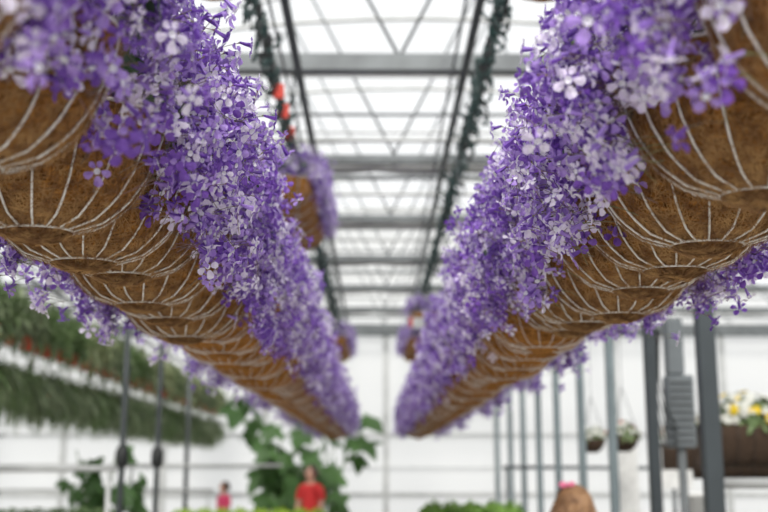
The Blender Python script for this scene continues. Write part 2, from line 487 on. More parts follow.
def make_basket(x, y, h, seed, near, az=.33, drape=.28):
    root = empty('hanging_basket', (x, y, EYE + h))
    ln = link('coir_liner', (LINERS_NEAR if near else LINERS_FAR)[seed % (3 if near else 2)], root)
    ln.rotation_euler = (0, 0, PI * (seed % 2))
    fr = link('wire_frame', FRAME if near else FRAME_THIN, root); so = link('soil', SOIL, root); link('hanger', HANG, root)
    make_flowers(root, 100 + seed, near, (1050 if seed < 3 else 920) if near else 560, az, drape)
    return root

ORD = ['nearest', 'second', 'third', 'fourth', 'fifth', 'sixth', 'seventh', 'eighth', 'ninth', 'tenth', 'eleventh', 'twelfth']
def add_row(side, sx, first, label_side, n_near=8, end=13.9):
    spots = list(first); rg = np.random.default_rng(5 if sx < 0 else 6)
    while spots[-1][1] < end:
        x0, y0, h0 = spots[-1]
        spots.append((sx + rg.normal(0, .012), y0 + .287, .378 + rg.normal(0, .010)))
    protos = []
    for i, (x, y, h) in enumerate(spots):
        if i < n_near:
            r = make_basket(x, y, h, i + (40 if sx > 0 else 0), True, drape=.42 if sx < 0 and i < 2 else .28)
        elif i < n_near + 4:
            r = make_basket(x, y, h, i + (40 if sx > 0 else 0), False); protos.append(r)
        else:
            r = copy_tree(protos[i % 4]); r.location = (x, y, EYE + h); r.rotation_euler = (0, 0, 0 if i % 8 < 4 else PI)
        if i < 12:
            w = 'nearest' if i == 0 else ORD[i] + ' nearest'
            tag(r, f'{w} coir-lined wire basket spilling purple blossoms in the {label_side} hanging row', 'hanging basket')
        else:
            tag(r, f'distant purple-flowered coir basket towards the far end of the {label_side} hanging row', 'hanging basket')
        r['group'] = f'flower baskets hanging in the {label_side} row'
    return spots
left = [(-.53, .98, .372), (-.53, 1.29, .376), (-.543, 1.66, .376), (-.535, 1.92, .376), (-.52, 2.15, .392), (-.54, 2.44, .376), (-.525, 2.70, .378)]
right = [(.555, 1.10, .376), (.535, 1.42, .376), (.556, 1.75, .374), (.572, 2.00, .378), (.565, 2.25, .380), (.585, 2.54, .368), (.545, 2.79, .380)]
LS = add_row('left', -.53, left, 'left')
RS = add_row('right', .556, right, 'right')
for sx, nm in ((-.53, 'left'), (.556, 'right')):
    b = MB(); b.tube([(sx, -.6, EYE + .953), (sx, 6, EYE + .953), (sx, 14.3, EYE + .953)], .017, 10)
    r = empty('basket_rail', (0, 0, 0), 0, f'long steel pipe from which the {nm} row of flower baskets hangs', 'pipe')
    b.build('pipe', 'galv', r)
    for zz in (2.33, 7.0, 9.34, 11.68, 14.02):
        d = MB(); d.tube([(sx, zz, EYE + .95), (sx, zz, EYE + 2.70)], .004, 6); d.tube([(sx - .02, zz, EYE + .94), (sx, zz, EYE + .93), (sx + .02, zz, EYE + .94), (sx + .02, zz, EYE + .965), (sx, zz, EYE + .975), (sx - .02, zz, EYE + .965)], .004, 6, closed=True)
        d.build('drop_rod', 'galv', r)

# ------------------------------------------------------------------ greenhouse shell
XL, XR, YF, YB = -7.5, 8.5, 21.6, -5.0
HE = EYE + 2.74; HR = EYE + 5.2; XM = .5
def struct(o): o['kind'] = 'structure'; return o
b = MB(); b.box(((XL + XR) / 2, (YF + YB) / 2, -.05), (XR - XL + .4, YF - YB + .4, .1)); struct(b.build('floor', 'concrete'))
b = MB()
def roof_z(x): return HE + .22 + (HR - HE - .22) * (1 - ((x - XM) / (XR - XM)) ** 2) ** .8 if abs(x - XM) < (XR - XM) else HE + .22
xs = [XL + (XR - XL) * i / 24 for i in range(25)]
for x0, x1 in zip(xs, xs[1:]):
    z0, z1 = roof_z(x0), roof_z(x1)
    b.add([(x0, YB, z0), (x1, YB, z1), (x1, YF, z1), (x0, YF, z0), (x0, YB, z0 + .016), (x1, YB, z1 + .016), (x1, YF, z1 + .016), (x0, YF, z0 + .016)],
          [(0, 1, 2, 3)], 0)
struct(b.build('ceiling', 'roof_glazing'))
for nm, c, d in (('wall_left', (XL, (YF + YB) / 2, HE / 2 + .11), (.02, YF - YB, HE + .2)), ('wall_right', (XR, (YF + YB) / 2, HE / 2 + .11), (.02, YF - YB, HE + .2))):
    b = MB(); b.add([(c[0], YB, .002), (c[0], YF, .002), (c[0], YF, HE + .2), (c[0], YB, HE + .2)], [(0, 1, 2, 3)]); struct(b.build(nm, 'wall_glazing'))
b = MB()
b.add([(XL, YF, .002), (XR, YF, .002)] + [(x, YF, roof_z(x)) for x in reversed(xs)], [tuple(range(27))]); struct(b.build('wall_far', 'wall_glazing'))
# far wall rails and mullions
k = 1
for z, t in ((EYE + .62, .07), (EYE - .54, .09), (EYE - .02, .03)):
    b = MB(); b.box(((XL + XR) / 2, YF - .05, z), (XR - XL, .05, t)); struct(b.build(f'trim_{k}', 'galv_light')); k += 1
for x in (-6.2, -4.2, -2.2, .2, 2.4, 4.8, 7.0):
    b = MB(); b.box((x, YF - .08, HE / 2), (.10, .06, HE)); struct(b.build(f'trim_{k}', 'galv_light')); k += 1
b = MB(); b.box(((XL + XR) / 2, YF - .12, HE - .04), (XR - XL, .16, .20)); struct(b.build(f'trim_{k}', 'galv')); k += 1
for x in (XL + .06, XR - .06):
    for z in (EYE - .5, EYE + .6, EYE + 1.6):
        b = MB(); b.box((x, (YF + YB) / 2, z), (.05, YF - YB, .05)); struct(b.build(f'trim_{k}', 'galv')); k += 1

# trusses
def truss(y, label, big):
    r = empty('roof_truss', (0, y, HE), 0, label, 'truss', 'roof trusses across the greenhouse')
    b = MB(); b.box(((XL + XR) / 2, 0, 0), (XR - XL - .1, .10 if big else .07, .13 if big else .08)); b.build('bottom_chord', 'galv' if big else 'galv', r)
    t = MB(); pts = [(x, 0, roof_z(x) - HE - .06) for x in xs]; pts[0] = (XL + .06, 0, pts[0][2]); pts[-1] = (XR - .06, 0, pts[-1][2])
    t.tube(pts, .03, 8); t.build('top_chord', 'galv_light', r)
    for i in range(-7, 8):
        xa = .16 + i * 2.3
        for s in (-1, 1):
            xb = xa + s * 1.15
            if not (XL + .3 < xb < XR - .3 and XL + .3 < xa < XR - .3): continue
            w = MB(); w.tube([(xa, 0, .05), (xb, 0, roof_z(xb) - HE - .06)], .012, 6); w.build('brace', 'galv', r)
    return r
ty = [2.33, 7.0, 9.34, 11.68, 14.02, 16.36, 18.7, 21.0]
for i, y in enumerate(ty):
    truss(y, ['grey steel roof truss high above the near flower baskets', 'broad grey roof truss crossing between the two flower rows nearest the viewer',
              'dark roof truss just beyond the broad nearest crossbeam', 'roof truss third of those seen between the flower rows', 'roof truss fourth of those seen between the flower rows',
              'roof truss fifth of those seen between the flower rows', 'roof truss sixth of those seen between the flower rows', 'roof truss standing just before the white end wall'][i], i == 1)
# cross purlins (thin bars across) between the trusses
py_ = [(8.1, .33), (8.55, .16), (8.87, .04), (10.05, .03), (10.7, .03), (12.3, .03), (12.9, .02), (15.2, .03), (17.6, .03), (19.9, .03), (13.4, .5), (16.0, .5), (18.2, .5), (5.2, .7), (10.4, .6)]
for i, (y, dz) in enumerate(py_):
    hw = 7.85 if dz < .1 else 6.4
    b = MB(); b.tube([(XM - hw, y, HE + dz), (XM + hw, y, HE + dz)], .022 if dz < .1 else .014, 8)
    tag(b.build('cross_bar', 'galv' if i % 2 else 'galv_light'), 'thin grey cross bar under the greenhouse roof between two trusses', 'bar', 'thin cross bars under the roof')
# white shade screens folded along the trusses
for i, y in enumerate(ty[2:7]):
    b = MB(); n = 60; v = []
    for j in range(n + 1):
        x = XL + .3 + (XR - XL - .6) * j / n; sag = .05 + .05 * abs(math.sin(j * .9)) ** .6
        v += [(x, y + .10, HE + .03), (x, y + .16, HE - sag + .02), (x, y + .34, HE - sag * .7 + .02), (x, y + .40, HE + .03)]
    f = []
    for j in range(n):
        for q in range(4): a = j * 4; f.append((a + q, a + (q + 1) % 4, a + 4 + (q + 1) % 4, a + 4 + q))
    b.add(v, f, 0, True)
    tag(b.build('shade_screen', 'galv_light'), ['first', 'second', 'third', 'fourth', 'fifth'][i] + ' folded grey shade screen gathered beside a roof truss, counting away from the viewer', 'shade screen', 'folded shade screens')
# longitudinal pipes
for x, z, r_, m, lab in ((-.53, -.10, .028, 'galv_dark', 'dark steel pipe running lengthwise overhead above the left flower row'), (.60, -.10, .028, 'galv_dark', 'dark steel pipe running lengthwise overhead above the right flower row'),
                       (.53, -.03, .010, 'galv', 'thin steel cable beside the right overhead pipe'), (-3.9, -.1, .03, 'galv', 'lengthwise overhead pipe above the hanging spider plants'), (2.2, -.1, .02, 'galv', 'lengthwise overhead pipe above the small hanging flower baskets'), (4.4, -.1, .03, 'galv', 'lengthwise overhead pipe above the right-hand bay')):
    b = MB(); b.tube([(x, YB + .1, HE + z), (x, 8, HE + z), (x, YF - .2, HE + z)], r_, 10); tag(b.build('overhead_pipe', m), lab, 'pipe')
# roof bracing wires seen high between the rows
for (p, q) in (((-1.2, 6.0, .9), (1.2, 8.5, 2.2)), ((1.6, 7.2, .8), (-.9, 9.2, 2.0)), ((-1.5, 8.4, 1.0), (.9, 6.8, .55))):
    b = MB(); b.tube([(p[0], p[1], HE + p[2]), ((p[0] + q[0]) / 2, (p[1] + q[1]) / 2, HE + (p[2] + q[2]) / 2 + .06), (q[0], q[1], HE + q[2])], .010, 6)
    tag(b.build('brace_rod', 'galv_light'), 'slim curved brace rod high under the white roof', 'brace rod', 'slim brace rods under the roof')

# ------------------------------------------------------------------ overhead basket conveyor
def clip_mesh(seed):
    rg = random.Random(seed); b = MB()
    h = .10
    b.tube([(0, 0, .03), (0, 0, -.02), (.016, 0, -.05), (.03, 0, -.085), (.012, 0, -.12), (-.015, 0, -.11), (-.024, 0, -.085)], .0065, 6)
    b.tube([(-.02, 0, .0), (-.045, 0, .012), (-.055, 0, .035)], .006, 6)
    b.box((0, 0, .0), (.032, .03, .045)); b.box((.012, 0, -.055), (.05, .014, .018)); b.ball((0, 0, .035), .010, 8)
    return b
CLIPS = [clip_mesh(i) for i in range(1)]
cm = [CLIPS[0].mesh('conveyor_clip', m) for m in ('green_plastic', 'black')]
for sx, nm in ((-.62, 'left'), (.64, 'right')):
    b = MB(); b.tube([(sx, -1, EYE + 2.36), (sx, 8, EYE + 2.36), (sx, 20, EYE + 2.36)], .006, 6)
    b.tube([(sx + .05, -1, EYE + 2.42), (sx + .05, 8, EYE + 2.42), (sx + .05, 20, EYE + 2.42)], .008, 6)
    r = empty('conveyor_line', (0, 0, 0), 0, f'overhead basket conveyor cable above the {nm} flower row', 'conveyor'); b.build('cable', 'galv_dark', r)
    for y in (2.33, 7.0, 9.34, 11.68, 14.02, 16.36, 18.7):
        d = MB(); d.tube([(sx + .05, y, EYE + 2.42), (sx + .05, y, HE - .03)], .012, 6); d.build('bracket', 'galv_dark', r)
    y = 4.0; i = 0
    while y < 19:
        o = link('conveyor_hook', cm[i % 3 == 0], None, (sx + random.uniform(-.01, .01), y, EYE + 2.34))
        o.rotation_euler = (random.uniform(-.3, .3), random.uniform(-.3, .3), random.uniform(0, 6.28)); s = random.uniform(1.2, 1.8); o.scale = (s, s, s)
        tag(o, f'small dark plastic hook clipped on the {nm} overhead conveyor cable', 'hook', f'hooks on the {nm} conveyor')
        y += .135; i += 1
for i, (y, dz) in enumerate(((6.25, -.0), (6.62, -.0), (7.1, -.0))):
    b = MB(); b.box((-.60, y, EYE + 2.27 + dz * .3), (.065, .012, .095)); b.tube([(-.60, y, EYE + 2.31 + dz * .3), (-.615, y, EYE + 2.36)], .002, 5)
    tag(b.build('plastic_tag', 'red_plastic'), ['topmost', 'middle', 'lowest'][i] + ' of three red plastic tags hanging from the left conveyor', 'tag', 'red tags on the conveyor')

# upper baskets on the conveyor
def upper(x, y, label, seed):
    r = make_basket(x, y, 1.79, seed, False); tag(r, label, 'hanging basket', 'flower baskets riding on the overhead conveyor'); return r
UP = [(-.62, 3.80, 'high conveyor basket just peeking in at the top edge above the left flower row', 70), (.64, 3.80, 'high conveyor basket just peeking in at the top edge above the right flower row', 71),
      (.64, 13.6, 'high coir basket with a white label and red tag above the right row', 73)]
for i, y in enumerate((7.15, 7.45, 7.75, 8.05, 8.35, 8.65)):
    UP.append((-.62, y, ['nearest', 'second', 'third', 'fourth', 'fifth', 'last'][i] + ' coir basket of the high cluster hanging below three red tags', 72 if i == 0 else 0))
for sx, nm in ((-.62, 'left'), (.64, 'right')):
    for i, y in enumerate((16.2, 16.9, 17.6, 18.3)):
        UP.append((sx, y, ['nearest', 'second', 'third', 'farthest'][i] + f' of four high purple baskets above the far end of the {nm} row', 0))
protos = []
for x, y, lab, s_ in UP:
    if s_:
        r = make_basket(x, y, 1.77, s_, False, .20); tag(r, lab, 'hanging basket', 'flower baskets riding on the overhead conveyor')
        if s_ != 73: protos.append(r)
    else:
        r = copy_tree(protos[int(y * 7) % len(protos)]); r.location = (x, y, EYE + 1.77); r['label'] = lab
    if s_ == 73:
        b = MB(); b.box((-.1, -.19, .02), (.16, .01, .13), rx=.2); b.build('label_card', 'white_plastic', r)
        b = MB(); b.box((-.19, -.16, .03), (.06, .012, .12)); b.build('red_tag', 'red_plastic', r)

# ------------------------------------------------------------------ posts
py = [5.93, 7.16, 8.4, 9.65, 10.95, 12.2, 13.5, 14.8, 16.4]
for i, y in enumerate(py):
    r = empty('steel_post', (1.84, y, 0), 0, ['nearest wide grey steel post right of the flower rows', 'second nearest steel post of the right-hand line, carrying the grey box', 'third nearest steel post of the right-hand line',
        'fourth nearest steel post of the right-hand line', 'fifth nearest steel post of the right-hand line', 'sixth nearest steel post of the right-hand line', 'seventh nearest steel post of the right-hand line',
        'eighth nearest steel post of the right-hand line', 'farthest steel post of the right-hand line'][i], 'post', 'steel posts in the right-hand line')
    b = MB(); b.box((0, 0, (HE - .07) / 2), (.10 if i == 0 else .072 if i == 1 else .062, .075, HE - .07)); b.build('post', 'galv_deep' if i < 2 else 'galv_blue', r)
    f = MB(); f.box((0, 0, .006), (.2, .2, .012)); f.build('base_plate', 'galv', r)
for x, y, w, lab in ((-2.10, 9.0, .026, 'dark slim post with a black knob at the end of the left pipe rail'), (-1.93, 9.6, .024, 'dark slim post just right of the one ending the pipe rail'), (-2.75, 15.8, .035, 'distant grey post at the end of the spider plant rows')):
    r = empty('slim_post', (x, y, 0), 0, lab, 'post')
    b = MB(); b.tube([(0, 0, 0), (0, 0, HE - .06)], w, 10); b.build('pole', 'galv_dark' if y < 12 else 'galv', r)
    if y < 12:
        b = MB(); b.lathe([(.0, -.09), (.04, -.08), (.055, -.04), (.055, .04), (.04, .09), (0, .1)], 12, c=(0, 0, EYE + .08)); b.build('knob', 'black', r)
def rail(p, q, r_, m, lab, posts=()):
    e = empty('pipe_rail', (0, 0, 0), 0, lab, 'rail')
    b = MB(); b.tube([p, tuple((a + c) / 2 for a, c in zip(p, q)), q], r_, 8); b.build('rail', m, e)
    for t in posts:
        x, y, z = [a + (c - a) * t for a, c in zip(p, q)]
        b = MB(); b.tube([(x, y, 0), (x, y, z)], r_ * .8, 8); b.build('rail_post', m, e)
rail((-4.2, 8.7, EYE - .03), (-2.13, 8.97, EYE - .01), .026, 'galv_light', 'light grey pipe rail in front of the left greenery', (.03, .97))
rail((-5.5, 14.0, EYE + .02), (-1.2, 14.0, EYE + .02), .02, 'galv_light', 'thin pipe rail behind the slim dark posts', (.02, .55))
rail((-5.5, 13.5, EYE - .28), (-2.0, 13.5, EYE - .28), .02, 'galv_light', 'lower thin pipe rail behind the left greenery', (.02, .98))
rail((1.95, 6.1, EYE - .09), (4.5, 6.0, EYE - .09), .03, 'galv_light', 'light grey pipe rail right of the nearest wide post', (.3, .98))
rail((1.45, 12.4, EYE), (3.4, 12.0, EYE - .01), .02, 'galv', 'thin horizontal rail crossing the right-hand line of posts', (.02, .98))
# far end: conveyors' vertical grey conduit
# ------------------------------------------------------------------ fixtures on the right
r = empty('electrical_cabinet', (2.12, 7.5, 0), 0, 'grey electrical cabinet standing behind the second nearest steel post', 'cabinet')
b = MB(); b.box((0, 0, EYE + .38), (.19, .12, .50)); b.build('body', 'grey_box', r)
b = MB()
for i in range(9): b.box((-.0, -.068, EYE + .18 + i * .05), (.15, .02, .014), rx=.5)
b.build('louvre_panel', 'galv', r)
b = MB(); b.box((-.02, .0, EYE + .83), (.12, .10, .39)); b.build('duct', 'grey_box', r)
b = MB(); b.tube([(0, 0, 0), (0, 0, EYE + .13)], .03, 8); b.build('stand', 'galv', r)
for i in range(4):
    b = MB(); x0 = -.13 - i * .012
    b.tube([(x0, -.05, EYE + .95), (x0 - .02, -.06, EYE + .6 - .05 * i), (x0 + .03, -.07, EYE + .38 - .08 * i), (-.04, -.07, EYE + .25 - .03 * i)], .006, 5); b.build('cable', 'black', r)

def ruffle_flower(mi, n=7, r=.018):
    V = [(0, 0, .004)]; F = []; k = n * 2
    for i in range(k):
        w = 2 * PI * i / k; q = r * (1 if i % 2 else .72); V.append((q * math.cos(w), q * math.sin(w), .003 * math.sin(3 * w)))
    for i in range(k): F.append((0, 1 + i, 1 + (i + 1) % k))
    return np.array(V, float), np.array(F), np.full(len(F), mi)
def bush(name, parent, seed, size, nl, leaf, L=.06, Wd=.02, loc=(0, 0, 0), droop=0, hollow=.55, flowers=None):
    rg = np.random.default_rng(seed)
    D = rg.normal(size=(nl, 3)); D /= np.linalg.norm(D, axis=1, keepdims=True)
    if droop == 0: D[:, 2] = np.abs(D[:, 2]) - .25
    P = D * np.array(size) * rg.uniform(hollow, 1, (nl, 1))
    N = D + np.array([0, 0, .5]) + rg.normal(0, .5, (nl, 3))
    up = D * np.array([1, 1, .4]) + rg.normal(0, .35, (nl, 3)) + np.array([0, 0, -droop])
    T = leaf_template(L, Wd, curl=.35)
    A = frames(P, N, up, rg.uniform(.7, 1.3, nl))
    parts = [scatter(T, A)]; ms = [leaf]
    o = link(name, np_mesh(name, *join(parts), ms), parent, loc); o['kind'] = 'stuff'
    if flowers:
        fl = []
        for j, (mm, n, rr) in enumerate(flowers):
            D = rg.normal(size=(n, 3)); D /= np.linalg.norm(D, axis=1, keepdims=True); D[:, 2] = np.abs(D[:, 2]) - .1
            fl.append(scatter(ruffle_flower(j, r=rr), frames(D * np.array(size) * 1.05, D + rg.normal(0, .2, (n, 3)), rg.normal(size=(n, 3)), rg.uniform(.8, 1.3, n))))
        q = link('blossoms', np_mesh('blossoms', *join(fl), [f[0] for f in flowers]), parent, loc); q['kind'] = 'stuff'
    return o

def flower_trough(x, y, h, L, lab, fl, seed):
    r = empty('flower_trough', (x, y, EYE + h), 0, lab, 'planter')
    b = MB(); v = []; n = 12
    for s in (-1, 1):
        for i in range(n + 1):
            a = PI * i / n; v.append((s * L / 2, -.16 * math.cos(a), -.30 * math.sin(a) ** .8))
    f = [(i, i + 1, n + 2 + i, n + 1 + i) for i in range(n)] + [tuple(range(n + 1)), tuple(range(2 * n + 1, n, -1))] + [(0, n + 1, 2 * n + 1, n)]
    b.add(v, f, 0, True); b.build('coir_trough', 'dark_coir', r)
    w = MB()
    for i in range(int(L / .12) + 1):
        xx = -L / 2 + i * L / int(L / .12)
        w.tube([(xx, -.165 * math.cos(PI * j / 10), -.31 * math.sin(PI * j / 10) ** .8) for j in range(11)], .003, 4)
    w.build('wire_frame', 'black', r)
    for s in (-1, 1):
        g = MB(); g.tube([(s * L * .4, 0, 0), (s * L * .4, 0, HE - .03 - EYE - h)], .004, 5); g.build('hanger', 'galv_dark', r)
    bush('leaves', r, seed, (L / 2, .18, .21), 520, 'leaf_light', .07, .014, (0, 0, .04), flowers=fl)
WF = ('white_petal', 120, .022)
flower_trough(2.72, 7.9, .30, .72, 'dark coir trough of white and yellow flowers at the right edge', [('white_petal', 150, .03), ('yellow_petal', 30, .035)], 301)
flower_trough(3.25, 7.2, .24, .8, 'lower dark coir trough at the far right edge with yellow flowers', [('white_petal', 90, .03), ('yellow_petal', 50, .035)], 302)
flower_trough(3.05, 9.2, .20, 1.3, 'long dark coir trough with orange and white flowers behind the nearest wide post', [('white_petal', 150, .03), ('orange_petal', 60, .035)], 303)
def small_basket(x, y, h, lab, fl, seed, R=.14):
    r = empty('hanging_basket', (x, y, EYE + h), 0, lab, 'hanging basket')
    b = MB(); b.lathe([(0, -.13), (.06, -.125), (.11, -.08), (R, 0), (R * .95, .005), (.02, 0)], 20); b.build('liner', 'dark_coir', r)
    for k_ in range(3):
        a = 2.1 * k_; b = MB(); b.tube([(R * math.cos(a), R * math.sin(a), 0), (0, 0, .45)], .003, 4); b.build('hanger', 'galv_dark', r)
    b = MB(); b.tube([(0, 0, .45), (0, 0, HE - .085 - EYE - h)], .003, 4); b.build('chain', 'galv_dark', r)
    bush('leaves', r, seed, (R * 1.05, R * 1.05, .12), 160, 'leaf_light', .05, .012, (0, 0, .03), flowers=fl)
small_basket(2.2, 11.0, .27, 'small hanging basket of white flowers between two right-hand posts', [('white_petal', 70, .022)], 311)
small_basket(2.2, 9.6, .26, 'small hanging basket of white and orange flowers right of the white one', [('white_petal', 40, .022), ('orange_petal', 14, .025)], 312)
for x, y, z0, z1, w, lab in ((2.35, 10.3, EYE - .62, EYE + .18, .27, 'tall white board behind the posts under the small baskets'), (2.50, 9.1, EYE - .18, EYE + .16, .30, 'short white board beneath the grey electrical cabinet')):
    r = empty('white_board', (x, y, 0), 0, lab, 'board')
    b = MB(); b.box((0, 0, (z0 + z1) / 2), (w, .03, z1 - z0)); b.build('panel', 'white_plastic', r)
    b = MB(); b.tube([(0, .03, 0), (0, .03, z1 - .02)], .018, 8); b.build('stake', 'galv', r)

# ------------------------------------------------------------------ benches with plants
def bench(x0, x1, y, top, depth, lab):
    r = empty('plant_bench', ((x0 + x1) / 2, y, 0), 0, lab, 'bench'); w = x1 - x0
    b = MB(); b.box((0, 0, top - .03), (w, depth, .06)); b.build('bench_top', 'galv', r)
    for sx in (-1, 1):
        for sy in (-1, 1):
            l = MB(); l.tube([(sx * (w / 2 - .06), sy * (depth / 2 - .06), 0), (sx * (w / 2 - .06), sy * (depth / 2 - .06), top - .06)], .02, 8); l.build('leg', 'galv', r)
    return r
def pot_mesh(R=.07, H=.11, m='black'):
    b = MB(); b.lathe([(0, 0), (R * .72, 0), (R * .95, H * .86), (R * 1.06, H * .86), (R * 1.06, H), (R * .93, H), (R * .9, H * .9), (0, H * .88)], 18); return b.mesh('pot', m)
POTB = pot_mesh(); POTR = pot_mesh(.062, .12, 'red_pot')
def potted(name, loc, seed, size, leaf, lab, group, nl=260, L=.05, Wd=.016):
    r = empty(name, loc, 0, lab, 'potted plant', group); link('pot', POTB, r)
    bush('leaves', r, seed, size, nl, leaf, L, Wd, (0, 0, .11 + size[2] * .25)); return r
def fill_bench(x0, x1, y, top, n, leaf, lab, group, size, rows=2):
    first = None
    for j in range(rows):
        for i in range(n):
            loc = (x0 + (x1 - x0) * (i + .5) / n, y + (j - (rows - 1) / 2) * .26, top)
            if first is None: first = potted('potted_plant', loc, 400 + int(x0 * 10), size, leaf, lab, group)
            else:
                c = copy_tree(first); c.location = loc; c.rotation_euler = (0, 0, 1.3 * i + j)
bench(-2.35, -.5, 12.5, .84, .62, 'grey metal bench carrying lime green bedding plants')
fill_bench(-2.3, -.55, 12.5, .84, 8, 'leaf_lime', 'lime green potted plant on the bench before the tall fig-leaved shrub', 'lime green plants on the bench', (.15, .15, .19))
bench(.42, 1.38, 10.2, .95, .62, 'grey metal bench carrying the fresh green mounds between the rows')
fill_bench(.46, 1.34, 10.2, .95, 5, 'leaf_fresh', 'bushy fresh green potted plant on the bench between the flower rows', 'fresh green plants on the right bench', (.15, .15, .24))
bench(-4.2, -2.25, 9.6, .90, .62, 'grey metal bench carrying dark green plants at far left')
fill_bench(-4.1, -2.3, 9.6, .90, 9, 'leaf_light', 'dark green potted plant on the bench behind the left pipe rail', 'green plants on the left bench', (.15, .15, .24))
bench(2.2, 4.2, 8.3, .92, .6, 'grey metal bench with mixed plants below the dark troughs')
fill_bench(2.25, 4.1, 8.3, .92, 7, 'leaf_light', 'green potted plant on the bench below the dark troughs', 'plants on the bench under the troughs', (.13, .13, .20), 1)
for i, (x, y) in enumerate(((2.32, 7.95), (3.0, 7.9))):
    b = MB(); b.lathe([(0, 0), (.075, 0), (.095, .24), (.11, .24), (.11, .27), (.09, .27), (.08, .03), (0, .03)], 20)
    e = empty('bucket', (x, y, 0), 0, ['white plastic bucket standing near the nearest wide post', 'white plastic bucket nearer the right edge'][i] + ' on a stand', 'bucket')
    b.build('bucket_body', 'white_plastic', e, (0, 0, 1.15)); s_ = MB(); s_.lathe([(0, 1.13), (.14, 1.13), (.14, 1.15), (0, 1.15)], 20); s_.tube([(0, 0, 0), (0, 0, 1.14)], .02, 8); s_.build('stand', 'galv', e)

# ------------------------------------------------------------------ hanging spider plants, two tiers
def strap_template(L=.4, w=.008, seg=6, arch=.5, mi=0):
    V = []; F = []
    for i in range(seg + 1):
        u = i / seg; ww = w * (1 - u ** 3) + .0008
        y = L * (.75 * u); z = L * (arch * u * 1.3 - 1.35 * u * u)
        V += [(-ww, y, z + .004), (0, y, z), (ww, y, z + .004)]
    for i in range(seg):
        for j in range(2): a = i * 3 + j; F += [(a, a + 1, a + 4), (a, a + 4, a + 3)]
    return np.array(V, float), np.array(F), np.full(len(F), mi)
def spider_mesh(seed, n, L, arch, mname, w=.011):
    rg = np.random.default_rng(seed); parts = []
    for a_ in (arch, arch * .6, arch * 1.3):
        k_ = n // 3; T = strap_template(L, w, arch=a_)
        th = rg.uniform(0, 2 * PI, k_); A = np.zeros((k_, 3, 4)); s = rg.uniform(.45, 1.1, k_)
        A[:, 0, 0] = np.cos(th); A[:, 0, 1] = -np.sin(th); A[:, 1, 0] = np.sin(th); A[:, 1, 1] = np.cos(th); A[:, 2, 2] = 1
        tl = rg.normal(0, .55, k_); Tm = np.zeros((k_, 3, 3)); Tm[:, 0, 0] = 1; Tm[:, 1, 1] = np.cos(tl); Tm[:, 1, 2] = -np.sin(tl); Tm[:, 2, 1] = np.sin(tl); Tm[:, 2, 2] = np.cos(tl)
        A[:, :, :3] = A[:, :, :3] @ Tm
        A[:, :, :3] *= s[:, None, None]; A[:, :3, 3] = rg.normal(0, .03, (k_, 3)) * np.array([1, 1, .3]); parts.append(scatter(T, A))
    return np_mesh('leaves', *join(parts), [mname])
SP_UP = [spider_mesh(500 + i, 240, .31, 1.35, ('leaf_pale', 'leaf_grey', 'leaf_light')[i], .017) for i in range(3)]
SP_DN = [spider_mesh(510 + i, 240, .36, .35, ('leaf_grey', 'leaf_light', 'leaf_grey')[i], .016) for i in range(3)]
def tier(x, h, y0, y1, step, meshes, nm, lab_near, lab, rail_lab, pz):
    b = MB(); b.tube([(x, y0 - .3, EYE + h + .62), (x, (y0 + y1) / 2, EYE + h + .62), (x, y1 + .2, EYE + h + .62)], .012, 6); tag(b.build('hanging_rail', 'galv'), rail_lab, 'pipe')
    y = y0; i = 0
    hm = MB()
    for k_ in range(3):
        a = 2.1 * k_; hm.tube([(.12 * math.cos(a), .12 * math.sin(a), .15), (0, 0, .48)], .0025, 4)
    hm.tube([(0, 0, .48), (0, 0, .60), (0, .013, .617), (0, 0, .632)], .0025, 4); hmesh = hm.mesh('hanger', 'white_plastic')
    while y < y1:
        xx = x + random.uniform(-.05, .05)
        r = empty('spider_plant', (x, y, EYE + h), random.uniform(0, 6), lab, 'spider plant', nm)
        link('pot', POTR, r); link('leaves', meshes[random.randrange(3)], r, (0, 0, .12))['kind'] = 'stuff'; link('hanger', hmesh, r)
        if i < 3: r['label'] = lab_near[i]
        y += step * random.uniform(.75, 1.25); i += 1
tier(-3.0, .98, 8.0, 20.8, .37, SP_UP, 'spider plants in the upper left row',
     ['upper row spider plant in a red pot nearest the left edge', 'upper row spider plant in a red pot, second from the left edge', 'upper row spider plant in a red pot, third from the left edge'],
     'variegated spider plant in a red pot hanging in the upper left row', 'pipe from which the upper row of spider plants hangs', 0)
tier(-3.35, 1.15, 8.1, 20.5, .40, SP_UP, 'spider plants in the outer upper left row',
     ['outer upper row spider plant nearest the left edge', 'outer upper row spider plant second from the left edge', 'outer upper row spider plant third from the left edge'],
     'variegated spider plant hanging behind the upper left row', 'pipe from which the outer upper row of spider plants hangs', 0)
tier(-3.05, .62, 8.2, 20.6, .34, SP_DN, 'trailing plants in the lower left row',
     ['lower row trailing plant nearest the left edge', 'lower row trailing plant second from the left edge', 'lower row trailing plant third from the left edge'],
     'trailing green plant hanging in the lower left row', 'pipe from which the lower row of trailing plants hangs', 0)

